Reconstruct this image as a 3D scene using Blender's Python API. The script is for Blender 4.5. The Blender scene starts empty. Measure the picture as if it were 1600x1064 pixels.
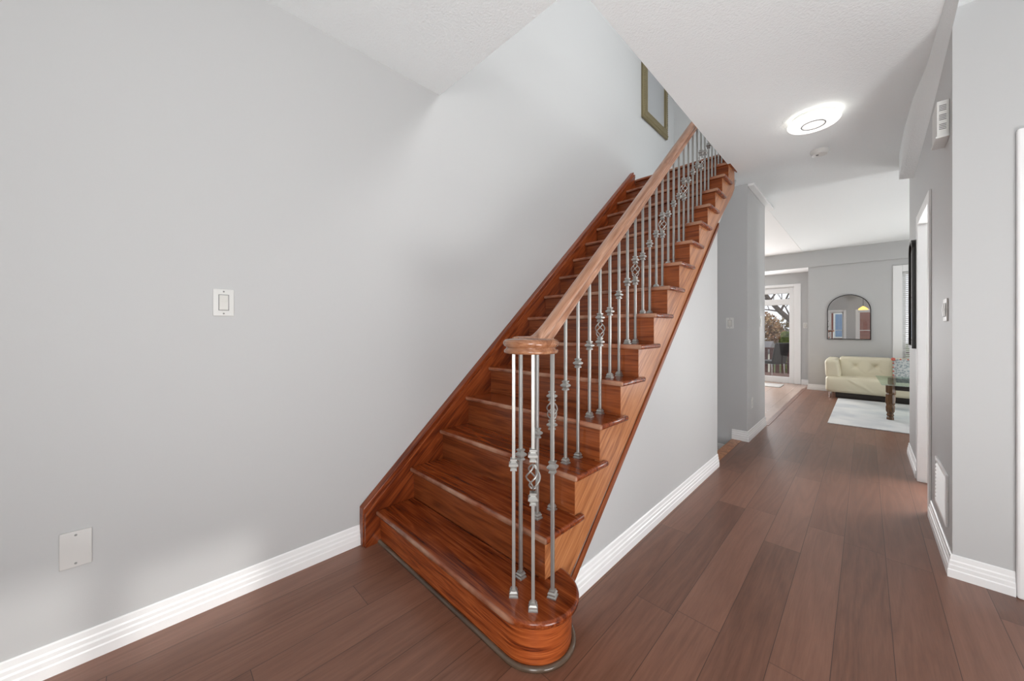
import bpy, math, random
import numpy as np
from mathutils import Vector, Matrix
random.seed(7)
PI = math.pi
scene = bpy.context.scene
col = scene.collection

# ------------------------------------------------------------------ camera
cam_d = bpy.data.cameras.new('camera')
cam = bpy.data.objects.new('camera', cam_d); col.objects.link(cam)
cam.location = (2.0074, 0.0, 1.195)
cam.rotation_euler = (PI/2, 0, 0.7799)
cam_d.sensor_width = 36.0
cam_d.lens = 559.03/1600*36
cam_d.shift_y = -17.5/1600
cam_d.clip_start = 0.05
scene.camera = cam

# ------------------------------------------------------------------ colour management
scene.view_settings.view_transform = 'Standard'
scene.view_settings.look = 'None'
scene.view_settings.gamma = 1.0
scene.view_settings.use_curve_mapping = False
scene.view_settings.exposure = 0.04

# ------------------------------------------------------------------ sky
w = bpy.data.worlds.new('sky'); scene.world = w
w.use_nodes = True
bg = w.node_tree.nodes['Background']
bg.inputs['Color'].default_value = (0.93, 0.96, 1.0, 1)
bg.inputs['Strength'].default_value = 1.15

# ------------------------------------------------------------------ sun, window light and added fill lamps
def lamp(name, kind, loc, rot, energy, size=1.0, size_y=None, color=(1, 1, 1), spread=None):
    d = bpy.data.lights.new(name, kind); o = bpy.data.objects.new(name, d); col.objects.link(o)
    o.location = loc; o.rotation_euler = rot; d.energy = energy; d.color = color
    if kind == 'AREA':
        d.shape = 'RECTANGLE'; d.size = size; d.size_y = size_y or size
        if spread: d.spread = spread
    return o

def aim(direction):
    return Vector(direction).to_track_quat('-Z', 'Y').to_euler()

sun = lamp('sun', 'SUN', (8, 0, 6), aim((-1, -0.03, -0.505)), 1.3, color=(1, 0.97, 0.93))
sun.data.angle = math.radians(2.2)
# daylight at the upper window and patio door, among added fill lamps
lamp('daylight_upper_side_window', 'AREA', (3.52, 2.9, 4.45), aim((-1, 0, -0.2)), 6.00, 0.45, 0.35)
lamp('fill_entrance', 'AREA', (2.95, -2.5, 1.5), aim((-0.25, 1, 0.25)), 3.12, 1.1, 2.4)  # added fill at the entrance wall, no glazing stands behind it
lamp('fill_upper_hall', 'AREA', (2.1, 2.9, 5.3), aim((-0.25, 0, -1)), 104.00, 1.2, 2.2)  # added lamp brightening the stairwell wall from above, no fitting there
lamp('fill_camera_side', 'AREA', (2.75, -0.3, 1.9), aim((-0.5, 1, 0.3)), 7.00, 0.6, 0.6)  # added fill beside the camera, not a light of the house
lamp('fill_foyer_up', 'AREA', (3.2, 0.5, 0.10), aim((-0.6, 0.15, 1)), 115.59, 0.8, 2.0)  # unseen lamp facing up, added in place of light off the foyer floor
lamp('fill_side_room', 'AREA', (3.0, 4.75, 1.1), aim((-1, -0.55, 0.25)), 74.00, 1.0, 1.4)  # added lamp out of view, brightens the corridor through the cased opening
lamp('fill_foyer_forward', 'AREA', (2.75, -0.9, 1.3), aim((-0.40, 1, 0.32)), 40.00, 0.7, 1.6)  # added fill hanging free in the foyer
lamp('fill_living_up', 'AREA', (3.6, 7.2, 0.10), aim((-0.3, -0.1, 1)), 70.00, 1.4, 2.4)  # unseen upward lamp added to brighten the living room ceiling
lamp('daylight_patio_door', 'AREA', (-0.4, 9.75, 1.2), aim((0.1, -1, 0.1)), 76.00, 1.2, 2.0)
lamp('fill_kitchen', 'AREA', (-0.4, 7.6, 2.70), aim((0.3, -0.4, -1)), 24.00, 0.8, 0.8)  # added fill aimed towards the corridor, no kitchen fitting belongs to it

# ------------------------------------------------------------------ materials
def new_mat(name):
    m = bpy.data.materials.new(name); m.use_nodes = True
    nt = m.node_tree
    return m, nt, nt.nodes['Principled BSDF']

def plain(name, rgb, rough=0.5, metal=0.0, bump=0.0, bscale=200.0, coat=0.0, spec=None):
    m, nt, p = new_mat(name)
    p.inputs['Base Color'].default_value = (*rgb, 1)
    p.inputs['Roughness'].default_value = rough
    p.inputs['Metallic'].default_value = metal
    p.inputs['Coat Weight'].default_value = coat
    if spec is not None: p.inputs['Specular IOR Level'].default_value = spec
    if bump:
        tc = nt.nodes.new('ShaderNodeTexCoord'); n = nt.nodes.new('ShaderNodeTexNoise')
        n.inputs['Scale'].default_value = bscale; n.inputs['Detail'].default_value = 3
        b = nt.nodes.new('ShaderNodeBump'); b.inputs['Strength'].default_value = bump; b.inputs['Distance'].default_value = 0.004
        nt.links.new(tc.outputs['Object'], n.inputs['Vector'])
        nt.links.new(n.outputs['Fac'], b.inputs['Height']); nt.links.new(b.outputs['Normal'], p.inputs['Normal'])
    return m

def ramp(nt, stops):
    r = nt.nodes.new('ShaderNodeValToRGB'); e = r.color_ramp.elements
    e[0].position, e[0].color = stops[0][0], (*stops[0][1], 1)
    e[1].position, e[1].color = stops[-1][0], (*stops[-1][1], 1)
    for p_, c in stops[1:-1]:
        x = e.new(p_); x.color = (*c, 1)
    return r

def wood(name, axis, stops, rough=0.3, rot=0.0, coat=0.15, scale=1.0, seed=0.0, uv=False, worn_highlight=False):
    """oak stained and varnished; grain runs along the axis (0 x, 1 y, 2 z), tilted by rot about x"""
    m, nt, p = new_mat(name)
    L = nt.links
    tc = nt.nodes.new('ShaderNodeTexCoord')
    info = nt.nodes.new('ShaderNodeObjectInfo')
    add = nt.nodes.new('ShaderNodeVectorMath'); add.operation = 'MULTIPLY_ADD'
    add.inputs[1].default_value = (1, 1, 1)
    sc = nt.nodes.new('ShaderNodeVectorMath'); sc.operation = 'SCALE'; sc.inputs['Scale'].default_value = 9.0
    cmb = nt.nodes.new('ShaderNodeCombineXYZ')
    for i in range(3): L.new(info.outputs['Random'], cmb.inputs[i])
    L.new(cmb.outputs[0], sc.inputs[0])
    L.new(tc.outputs['UV' if uv else 'Object'], add.inputs[0]); L.new(sc.outputs[0], add.inputs[2])
    rt = nt.nodes.new('ShaderNodeVectorRotate'); rt.rotation_type = 'X_AXIS'; rt.inputs['Angle'].default_value = -rot
    L.new(add.outputs[0], rt.inputs['Vector'])
    def stretched(along, across, detail, dist=0.0):
        mp = nt.nodes.new('ShaderNodeMapping'); s = [across*scale]*3; s[axis] = along*scale
        mp.inputs['Scale'].default_value = s; mp.inputs['Location'].default_value = (seed, seed*1.3, seed*.7)
        L.new(rt.outputs[0], mp.inputs['Vector'])
        n = nt.nodes.new('ShaderNodeTexNoise'); n.inputs['Scale'].default_value = 1.0
        n.inputs['Detail'].default_value = detail; n.inputs['Distortion'].default_value = dist
        n.inputs['Roughness'].default_value = 0.6
        L.new(mp.outputs[0], n.inputs['Vector']); return n
    broad = stretched(1.6, 22.0, 2.0, 0.6)
    # growth rings: fold the broad noise into bands
    mul = nt.nodes.new('ShaderNodeMath'); mul.operation = 'MULTIPLY'; mul.inputs[1].default_value = 6.0
    fr = nt.nodes.new('ShaderNodeMath'); fr.operation = 'PINGPONG'; fr.inputs[1].default_value = 1.0
    L.new(broad.outputs['Fac'], mul.inputs[0]); L.new(mul.outputs[0], fr.inputs[0])
    fine = stretched(7.0, 190.0, 3.0, 0.2)
    mx = nt.nodes.new('ShaderNodeMix'); mx.inputs['Factor'].default_value = 0.62
    L.new(fr.outputs[0], mx.inputs['A']); L.new(fine.outputs['Fac'], mx.inputs['B'])
    r = ramp(nt, stops); L.new(mx.outputs['Result'], r.inputs['Fac'])
    out = r.outputs['Color']
    if worn_highlight:      # varnish rubbed pale along the tread's front edge, its highlight painted in
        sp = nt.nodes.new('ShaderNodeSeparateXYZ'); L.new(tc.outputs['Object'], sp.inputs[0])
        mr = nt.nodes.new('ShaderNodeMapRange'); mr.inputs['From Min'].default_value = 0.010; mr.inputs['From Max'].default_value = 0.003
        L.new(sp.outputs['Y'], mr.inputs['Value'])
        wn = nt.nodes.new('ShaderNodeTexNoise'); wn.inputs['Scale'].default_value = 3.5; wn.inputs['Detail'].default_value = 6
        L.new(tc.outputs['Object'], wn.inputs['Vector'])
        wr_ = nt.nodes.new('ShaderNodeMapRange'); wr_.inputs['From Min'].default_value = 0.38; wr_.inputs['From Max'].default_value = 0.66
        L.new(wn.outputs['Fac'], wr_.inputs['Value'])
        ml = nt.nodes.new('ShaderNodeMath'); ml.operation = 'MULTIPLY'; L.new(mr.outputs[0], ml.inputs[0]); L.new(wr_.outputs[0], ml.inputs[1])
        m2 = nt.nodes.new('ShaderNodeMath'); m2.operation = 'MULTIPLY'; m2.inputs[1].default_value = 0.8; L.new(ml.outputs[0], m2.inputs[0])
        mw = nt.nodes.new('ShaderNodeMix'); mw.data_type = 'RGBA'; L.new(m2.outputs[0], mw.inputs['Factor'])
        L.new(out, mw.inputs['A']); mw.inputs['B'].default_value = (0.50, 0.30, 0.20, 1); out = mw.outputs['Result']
    L.new(out, p.inputs['Base Color'])
    p.inputs['Roughness'].default_value = rough
    p.inputs['Specular IOR Level'].default_value = 0.35; p.inputs['Coat Weight'].default_value = coat; p.inputs['Coat Roughness'].default_value = 0.12
    b = nt.nodes.new('ShaderNodeBump'); b.inputs['Strength'].default_value = 0.12; b.inputs['Distance'].default_value = 0.002
    L.new(mx.outputs['Result'], b.inputs['Height']); L.new(b.outputs['Normal'], p.inputs['Normal'])
    return m

def planks(name, width, length, stops, gap, rough=0.33, along_y=True, vary=0.5, grain=1.0):
    """boards laid along y with random end joints"""
    m, nt, p = new_mat(name); L = nt.links; N = nt.nodes
    def math_(op, a=None, b=None, c=None):
        n = N.new('ShaderNodeMath'); n.operation = op
        for i, v in enumerate((a, b, c)):
            if v is None: continue
            if isinstance(v, (int, float)): n.inputs[i].default_value = v
            else: L.new(v, n.inputs[i])
        return n.outputs[0]
    tc = N.new('ShaderNodeTexCoord'); sp = N.new('ShaderNodeSeparateXYZ'); L.new(tc.outputs['Object'], sp.inputs[0])
    X, Y = (sp.outputs['X'], sp.outputs['Y']) if along_y else (sp.outputs['Y'], sp.outputs['X'])
    u = math_('DIVIDE', math_('ADD', X, 0.012), width); row = math_('FLOOR', u); fu = math_('FRACT', u)
    wn = N.new('ShaderNodeTexWhiteNoise'); wn.noise_dimensions = '1D'; L.new(row, wn.inputs['W'])
    v = math_('ADD', math_('DIVIDE', Y, length), math_('MULTIPLY', wn.outputs['Value'], 7.31))
    cell = math_('FLOOR', v); fv = math_('FRACT', v)
    cmb = N.new('ShaderNodeCombineXYZ'); L.new(row, cmb.inputs[0]); L.new(cell, cmb.inputs[1])
    w2 = N.new('ShaderNodeTexWhiteNoise'); w2.noise_dimensions = '2D'; L.new(cmb.outputs[0], w2.inputs['Vector'])
    # joints
    eu = math_('MINIMUM', fu, math_('SUBTRACT', 1.0, fu)); ev = math_('MINIMUM', fv, math_('SUBTRACT', 1.0, fv))
    ju = math_('LESS_THAN', eu, 0.0011/width); jv = math_('LESS_THAN', ev, 0.0011/length)
    joint = math_('MAXIMUM', ju, jv)
    # grain, shifted per board
    off = N.new('ShaderNodeCombineXYZ'); k = math_('MULTIPLY', w2.outputs['Value'], 37.0)
    for i in range(3): L.new(k, off.inputs[i])
    ad = N.new('ShaderNodeVectorMath'); ad.operation = 'ADD'; L.new(tc.outputs['Object'], ad.inputs[0]); L.new(off.outputs[0], ad.inputs[1])
    def noise(along, across, detail, dist):
        mp = N.new('ShaderNodeMapping'); mp.inputs['Scale'].default_value = (across, along, 1) if along_y else (along, across, 1)
        L.new(ad.outputs[0], mp.inputs['Vector'])
        n = N.new('ShaderNodeTexNoise'); n.inputs['Scale'].default_value = 1; n.inputs['Detail'].default_value = detail
        n.inputs['Distortion'].default_value = dist; n.inputs['Roughness'].default_value = 0.6
        L.new(mp.outputs[0], n.inputs['Vector']); return n.outputs['Fac']
    rings = math_('PINGPONG', math_('MULTIPLY', noise(0.7, 10.0, 1.5, 0.5), 13.0), 1.0)
    fine = noise(9.0, 170.0, 3.0, 0.1); cloud = noise(2.2, 3.5, 2.0, 0.0)
    g = math_('ADD', math_('MULTIPLY', rings, 0.14*grain), math_('MULTIPLY', fine, 0.42*grain))
    g = math_('ADD', g, math_('MULTIPLY', cloud, 0.16))
    g = math_('ADD', g, math_('MULTIPLY', math_('SUBTRACT', w2.outputs['Value'], 0.5), vary))
    g = math_('ADD', g, 0.5-0.5*(0.56*grain+0.16))
    r = ramp(nt, stops); L.new(g, r.inputs['Fac'])
    mix = N.new('ShaderNodeMix'); mix.data_type = 'RGBA'
    L.new(joint, mix.inputs['Factor']); L.new(r.outputs['Color'], mix.inputs['A']); mix.inputs['B'].default_value = (*gap, 1)
    L.new(mix.outputs['Result'], p.inputs['Base Color'])
    rr = math_('ADD', math_('MULTIPLY', fine, 0.15), rough-0.07); L.new(rr, p.inputs['Roughness'])
    h = math_('SUBTRACT', math_('ADD', math_('MULTIPLY', fine, 0.12), math_('MULTIPLY', rings, 0.06)), joint)
    b = N.new('ShaderNodeBump'); b.inputs['Strength'].default_value = 0.25; b.inputs['Distance'].default_value = 0.002
    L.new(h, b.inputs['Height']); L.new(b.outputs['Normal'], p.inputs['Normal'])
    return m

STAIR = [(0.22, (0.048, 0.0065, 0.0018)), (0.42, (0.145, 0.025, 0.0050)), (0.62, (0.225, 0.045, 0.010)), (0.85, (0.35, 0.092, 0.025))]
STAIR_D = [(0.18, (0.085, 0.0160, 0.0042)), (0.45, (0.190, 0.043, 0.0110)), (0.7, (0.270, 0.070, 0.019)), (0.9, (0.36, 0.105, 0.032))]
STAIR_L = [(0.15, (0.20, 0.060, 0.019)), (0.45, (0.38, 0.135, 0.047)), (0.65, (0.49, 0.20, 0.078)), (0.88, (0.60, 0.28, 0.125))]
RAIL = [(0.15, (0.20, 0.083, 0.044)), (0.45, (0.36, 0.175, 0.103)), (0.65, (0.47, 0.255, 0.165)), (0.88, (0.62, 0.40, 0.29))]
M = {}
M['tread'] = wood('varnished_red_oak_tread', 0, STAIR, 0.22, worn_highlight=True)
M['bull'] = wood('curved_oak_facing', 0, [(p_, (c_[0]*1.6, c_[1]*1.75, c_[2]*1.8)) for p_, c_ in STAIR], 0.28, uv=True, scale=1.5)
M['shoe'] = wood('worn_shoe_moulding', 0, [(0.2, (0.05, 0.030, 0.018)), (0.5, (0.10, 0.066, 0.044)), (0.8, (0.16, 0.115, 0.08))], 0.22, coat=0.5, uv=True)
M['riser'] = wood('varnished_red_oak_riser', 0, STAIR_D, 0.3)
SL = math.atan(0.886)
M['skirt'] = wood('varnished_red_oak_skirt', 1, STAIR, 0.3, rot=SL)
M['stringer'] = wood('varnished_light_oak_stringer', 1, STAIR_L, 0.3, rot=SL)
M['mould'] = wood('dark_oak_moulding', 1, STAIR_D, 0.35, rot=SL)
M['rail'] = wood('worn_oak_handrail', 1, RAIL, 0.28, rot=SL)
M['cap'] = wood('worn_oak_cap', 0, [(p_, (c_[0]*.72, c_[1]*.60, c_[2]*.48)) for p_, c_ in RAIL], 0.22, coat=0.4)
M['iron'] = plain('satin_pewter_iron', (0.44, 0.435, 0.415), 0.45, 0.85)
M['iron_dark'] = plain('dark_iron', (0.03, 0.03, 0.03), 0.4, 0.6)
M['floor'] = planks('brown_oak_floorboards', 0.161, 1.25,
    [(0.12, (0.095, 0.038, 0.022)), (0.42, (0.178, 0.078, 0.048)), (0.62, (0.230, 0.106, 0.068)), (0.9, (0.31, 0.148, 0.098))], (0.06, 0.025, 0.015), 0.34, vary=0.26)
M['tile'] = planks('beige_pink_kitchen_tile', 0.33, 0.66,
    [(0.1, (0.40, 0.28, 0.22)), (0.5, (0.50, 0.36, 0.29)), (0.9, (0.57, 0.42, 0.34))], (0.24, 0.16, 0.12), 0.22, vary=0.12, grain=0.4)
M['wall'] = plain('light_grey_wall_paint', (0.555, 0.560, 0.561), 0.55, bump=0.03, bscale=260)
M['ceil'] = plain('white_stippled_ceiling', (0.865, 0.895, 0.902), 0.8, bump=0.9, bscale=95)
M['ceil_smooth'] = plain('white_smooth_ceiling', (0.88, 0.88, 0.875), 0.7)
M['trim'] = plain('white_gloss_trim', (0.92, 0.925, 0.925), 0.32)
M['plate'] = plain('white_plastic', (0.74, 0.74, 0.72), 0.35)
M['plate_grey'] = plain('painted_blank_plate', (0.66, 0.65, 0.635), 0.4)
M['rocker'] = plain('ivory_rocker', (0.70, 0.69, 0.655), 0.3)
M['slot'] = plain('dark_slot', (0.12, 0.12, 0.12), 0.7)
M['gap'] = plain('grey_gap', (0.30, 0.30, 0.295), 0.7)
M['chrome'] = plain('chrome', (0.75, 0.75, 0.75), 0.15, 1.0)
M['mirror'] = plain('mirror_glass', (0.88, 0.89, 0.89), 0.0, 1.0)
M['black'] = plain('black_frame', (0.014, 0.012, 0.011), 0.35)
M['leather'] = plain('cream_leather', (0.74, 0.685, 0.52), 0.42, bump=0.25, bscale=28)
M['plinth'] = plain('dark_plinth', (0.028, 0.02, 0.016), 0.5)
M['turned'] = wood('carved_walnut', 2, [(0.2, (0.035, 0.015, 0.006)), (0.5, (0.11, 0.052, 0.02)), (0.8, (0.22, 0.115, 0.05))], 0.35)
M['gold'] = plain('antique_gilt', (0.25, 0.205, 0.112), 0.42, 0.5, bump=1.0, bscale=75)
M['panel'] = plain('pale_grey_glazed_panel', (0.42, 0.43, 0.44), 0.25)
M['blackseat'] = plain('black_upholstery', (0.012, 0.012, 0.013), 0.5)
M['deck'] = planks('weathered_deck_boards', 0.14, 3.0, [(0.2, (0.10, 0.045, 0.035)), (0.8, (0.22, 0.12, 0.10))], (0.02, 0.01, 0.01), 0.6, along_y=False)
M['deckrail'] = plain('dark_red_stain', (0.095, 0.032, 0.030), 0.6)
M['bark'] = plain('grey_brown_bark', (0.10, 0.075, 0.065), 0.9, bump=0.6, bscale=30)
M['roof'] = plain('grey_shingles', (0.20, 0.19, 0.20), 0.9, bump=0.5, bscale=20)
M['siding'] = plain('cream_siding', (0.62, 0.60, 0.55), 0.8)
M['blind'] = plain('white_blind_slat', (0.82, 0.82, 0.80), 0.5)
M['coral'] = plain('coral_wool', (0.62, 0.16, 0.12), 0.9, bump=0.8, bscale=120)
M['trunk_ground'] = plain('lawn_green', (0.09, 0.12, 0.04), 0.9, bump=0.5, bscale=20)

def glass_mat(name, tint=(1, 1, 1), gloss=0.07):
    m = bpy.data.materials.new(name); m.use_nodes = True; nt = m.node_tree; nt.nodes.clear()
    o = nt.nodes.new('ShaderNodeOutputMaterial'); t = nt.nodes.new('ShaderNodeBsdfTransparent'); g = nt.nodes.new('ShaderNodeBsdfGlossy')
    t.inputs['Color'].default_value = (*tint, 1); g.inputs['Roughness'].default_value = 0.0
    x = nt.nodes.new('ShaderNodeMixShader'); x.inputs[0].default_value = gloss
    nt.links.new(t.outputs[0], x.inputs[1]); nt.links.new(g.outputs[0], x.inputs[2]); nt.links.new(x.outputs[0], o.inputs['Surface'])
    return m
M['pane'] = glass_mat('window_glass')
M['tabletop'] = glass_mat('table_glass', (0.80, 0.90, 0.86), 0.22)

def emit(name, rgb, s):
    m, nt, p = new_mat(name)
    p.inputs['Base Color'].default_value = (*rgb, 1)
    p.inputs['Emission Color'].default_value = (*rgb, 1); p.inputs['Emission Strength'].default_value = s
    return m
M['led'] = emit('lit_acrylic', (1.0, 0.985, 0.95), 1.15)
M['led_center'] = emit('lit_acrylic_centre', (1.0, 0.985, 0.95), 0.6)
M['led_rim'] = emit('lit_acrylic_rim', (1.0, 0.97, 0.90), 1.9)
M['amber'] = emit('lit_amber_glass', (1.0, 0.62, 0.16), 1.6)

def two_tone(name, a, b, scale, rough=0.8, kind='noise'):
    m, nt, p = new_mat(name)
    tc = nt.nodes.new('ShaderNodeTexCoord')
    n = nt.nodes.new('ShaderNodeTexNoise' if kind == 'noise' else 'ShaderNodeTexVoronoi'); n.inputs['Scale'].default_value = scale
    nt.links.new(tc.outputs['Object'], n.inputs['Vector'])
    r = ramp(nt, [(0.35, a), (0.65, b)]); nt.links.new(n.outputs[0], r.inputs['Fac'])
    nt.links.new(r.outputs['Color'], p.inputs['Base Color']); p.inputs['Roughness'].default_value = rough
    return m
M['rug'] = two_tone('pale_grey_rug', (0.56, 0.58, 0.60), (0.74, 0.74, 0.73), 2.6, 0.95)
M['cushion'] = two_tone('grey_blue_dotted_fabric', (0.30, 0.36, 0.38), (0.60, 0.63, 0.62), 42, 0.9, 'vor')
M['hedge'] = two_tone('hedge_leaf', (0.05, 0.075, 0.012), (0.19, 0.21, 0.05), 6)
M['autumn'] = two_tone('autumn_leaf', (0.22, 0.085, 0.028), (0.42, 0.27, 0.13), 2.2)
M['dry'] = two_tone('dry_leaf', (0.15, 0.11, 0.06), (0.34, 0.27, 0.16), 2.2)

def brick_mat():
    m, nt, p = new_mat('red_brick')
    tc = nt.nodes.new('ShaderNodeTexCoord'); mp = nt.nodes.new('ShaderNodeMapping'); mp.inputs['Rotation'].default_value = (PI/2, 0, 0)
    b = nt.nodes.new('ShaderNodeTexBrick'); b.inputs['Scale'].default_value = 5
    b.inputs['Color1'].default_value = (0.26, 0.075, 0.06, 1); b.inputs['Color2'].default_value = (0.34, 0.12, 0.10, 1); b.inputs['Mortar'].default_value = (0.4, 0.36, 0.33, 1)
    nt.links.new(tc.outputs['Object'], mp.inputs[0]); nt.links.new(mp.outputs[0], b.inputs['Vector']); nt.links.new(b.outputs['Color'], p.inputs['Base Color'])
    p.inputs['Roughness'].default_value = 0.9
    return m
M['brick'] = brick_mat()
M['blueglass'] = plain('blue_house_glass', (0.30, 0.42, 0.62), 0.1)

def mat_stripes():
    m, nt, p = new_mat('striped_doormat')
    tc = nt.nodes.new('ShaderNodeTexCoord'); wv = nt.nodes.new('ShaderNodeTexWave'); wv.bands_direction = 'Y'
    wv.inputs['Scale'].default_value = 2.6; wv.inputs['Distortion'].default_value = 0.3
    nt.links.new(tc.outputs['Object'], wv.inputs['Vector'])
    r = ramp(nt, [(0.45, (0.30, 0.28, 0.26)), (0.55, (0.66, 0.64, 0.62))]); nt.links.new(wv.outputs['Fac'], r.inputs['Fac'])
    nt.links.new(r.outputs['Color'], p.inputs['Base Color']); p.inputs['Roughness'].default_value = 0.95
    return m
M['mat'] = mat_stripes()

# ------------------------------------------------------------------ mesh helpers
def world_loc(o):
    v = Vector((0, 0, 0))
    while o is not None:
        v += o.location; o = o.parent
    return v

def tag(o, label=None, cat=None, group=None, kind=None):
    if label: o['label'] = label
    if cat: o['category'] = cat
    if group: o['group'] = group
    if kind: o['kind'] = kind
    return o

def thing(name, loc, label, cat, group=None, rz=0.0):
    o = bpy.data.objects.new(name, None); col.objects.link(o)
    o.location = loc; o.rotation_euler.z = rz; o.empty_display_size = 0.1
    return tag(o, label, cat, group)

class MB:
    def __init__(s): s.v = []; s.f = []
    def add(s, vs, fs):
        b = len(s.v); s.v += [tuple(x) for x in vs]; s.f += [tuple(b+i for i in f) for f in fs]; return s
    def box(s, x0, x1, y0, y1, z0, z1):
        return s.add([(x0, y0, z0), (x1, y0, z0), (x1, y1, z0), (x0, y1, z0), (x0, y0, z1), (x1, y0, z1), (x1, y1, z1), (x0, y1, z1)],
                     [(3, 2, 1, 0), (4, 5, 6, 7), (0, 1, 5, 4), (1, 2, 6, 5), (2, 3, 7, 6), (3, 0, 4, 7)])
    def prism(s, pts, axis, a, b):
        """polygon (two coords, the remaining ones in order) extruded along an axis from a to b"""
        def P(q, t):
            q = list(q); q.insert(axis, t); return q
        n = len(pts); area = sum(pts[i][0]*pts[(i+1) % n][1]-pts[(i+1) % n][0]*pts[i][1] for i in range(n))
        if axis == 1: area = -area
        if area < 0: pts = pts[::-1]
        vs = [P(q, a) for q in pts]+[P(q, b) for q in pts]
        fs = [tuple(range(n))[::-1], tuple(range(n, 2*n))]+[(i, (i+1) % n, n+(i+1) % n, n+i) for i in range(n)]
        return s.add(vs, fs)
    def lathe(s, prof, c=(0, 0, 0), n=24, rot=0.0, axis=2, close=True):
        """prof: (radius, height) from bottom to top"""
        vs = []
        for r, h in prof:
            for i in range(n):
                t = rot+2*PI*i/n; p = [r*math.cos(t), r*math.sin(t), h]
                if axis == 0: p = [p[2], p[0], p[1]]
                elif axis == 1: p = [p[1], p[2], p[0]]
                vs.append((p[0]+c[0], p[1]+c[1], p[2]+c[2]))
        fs = []
        for j in range(len(prof)-1):
            for i in range(n):
                fs.append((j*n+i, j*n+(i+1) % n, (j+1)*n+(i+1) % n, (j+1)*n+i))
        if close:
            fs.append(tuple(range(n))[::-1]); fs.append(tuple((len(prof)-1)*n+i for i in range(n)))
        return s.add(vs, fs)
    def tube(s, pts, rad, n=8, closed=False):
        pts = [Vector(p) for p in pts]; m = len(pts)
        rads = rad if isinstance(rad, (list, tuple)) else [rad]*m
        vs = []; up = None
        for i, p in enumerate(pts):
            if closed: d = pts[(i+1) % m]-pts[i-1]
            else: d = pts[min(i+1, m-1)]-pts[max(i-1, 0)]
            d.normalize()
            if up is None:
                up = Vector((0, 0, 1)) if abs(d.z) < 0.9 else Vector((1, 0, 0))
            a = d.cross(up)
            if a.length < 1e-6: a = d.orthogonal()
            a.normalize(); b = a.cross(d).normalized(); up = b
            for k in range(n):
                t = 2*PI*k/n; vs.append(p+a*math.cos(t)*rads[i]+b*math.sin(t)*rads[i])
        fs = []
        for j in range(m if closed else m-1):
            j2 = (j+1) % m
            for k in range(n): fs.append((j*n+k, j2*n+k, j2*n+(k+1) % n, j*n+(k+1) % n)[::-1])
        if not closed:
            fs.append(tuple(range(n))); fs.append(tuple((m-1)*n+k for k in range(n))[::-1])
        return s.add(vs, fs)
    def sweep(s, path, prof, side=1, z=0.0):
        """profile (offset from the wall, height) swept along an XY path with mitred corners; offset goes to the right of travel when side=1"""
        P = [Vector(p) for p in path]; n = len(P); rows = []
        def nor(a, b):
            d = (b-a).normalized(); return Vector((d.y, -d.x))*side
        for i, p in enumerate(P):
            if i == 0: m = nor(P[0], P[1]); k = 1
            elif i == n-1: m = nor(P[-2], P[-1]); k = 1
            else:
                a, b = nor(P[i-1], p), nor(p, P[i+1]); m = (a+b).normalized(); k = 1/max(0.2, m.dot(a))
            rows.append([(p.x+m.x*o*k, p.y+m.y*o*k, z+h) for o, h in prof])
        q = len(prof); vs = [v for r in rows for v in r]; fs = []
        for i in range(n-1):
            for j in range(q):
                f = (i*q+j, i*q+(j+1) % q, (i+1)*q+(j+1) % q, (i+1)*q+j); fs.append(f if side == 1 else f[::-1])
        e0, e1 = tuple(range(q)), tuple((n-1)*q+j for j in range(q))
        fs.append(e0[::-1] if side == 1 else e0); fs.append(e1 if side == 1 else e1[::-1])
        return s.add(vs, fs)
    def loft(s, rings, closed_ends=True):
        q = len(rings[0]); vs = [v for r in rings for v in r]; fs = []
        for i in range(len(rings)-1):
            for j in range(q): fs.append((i*q+j, i*q+(j+1) % q, (i+1)*q+(j+1) % q, (i+1)*q+j))
        if closed_ends:
            fs.append(tuple(range(q))[::-1]); fs.append(tuple((len(rings)-1)*q+j for j in range(q)))
        return s.add(vs, fs)
    def rbox(s, x0, x1, y0, y1, z0, z1, r, n=10, fn=None):
        """box with rounded edges, fn may push the surface"""
        c = Vector(((x0+x1)/2, (y0+y1)/2, (z0+z1)/2)); h = Vector(((x1-x0)/2, (y1-y0)/2, (z1-z0)/2))
        def axis_pts(hh):
            k = max(2, int(n*min(3.0, hh/0.2)))
            inner = [(-hh+r)+2*(hh-r)*i/k for i in range(k+1)]
            arc = [hh-r+r*math.tan(PI/4*t/3) for t in (1, 2, 3)]
            return [-a for a in arc[::-1]]+inner+arc
        A = [axis_pts(h[i]) for i in range(3)]; idx = {}; vs = []; fs = []
        def vert(p):
            key = tuple(round(t, 6) for t in p)
            if key in idx: return idx[key]
            q = Vector(p); inn = Vector([max(-(h[i]-r), min(h[i]-r, q[i])) for i in range(3)])
            d = q-inn; nn = d.normalized() if d.length > 1e-9 else Vector((0, 0, 1))
            o = inn+nn*r+c
            if fn: o = Vector(fn(o, nn))
            idx[key] = len(vs); vs.append(o); return idx[key]
        for ax in range(3):
            u, v = (ax+1) % 3, (ax+2) % 3
            for sgn in (-1, 1):
                for i in range(len(A[u])-1):
                    for j in range(len(A[v])-1):
                        quad = []
                        for a, b in ((i, j), (i+1, j), (i+1, j+1), (i, j+1)):
                            p = [0, 0, 0]; p[ax] = sgn*h[ax]; p[u] = A[u][a]; p[v] = A[v][b]; quad.append(vert(p))
                        fs.append(tuple(quad) if sgn > 0 else tuple(quad[::-1]))
        return s.add(vs, fs)
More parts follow.
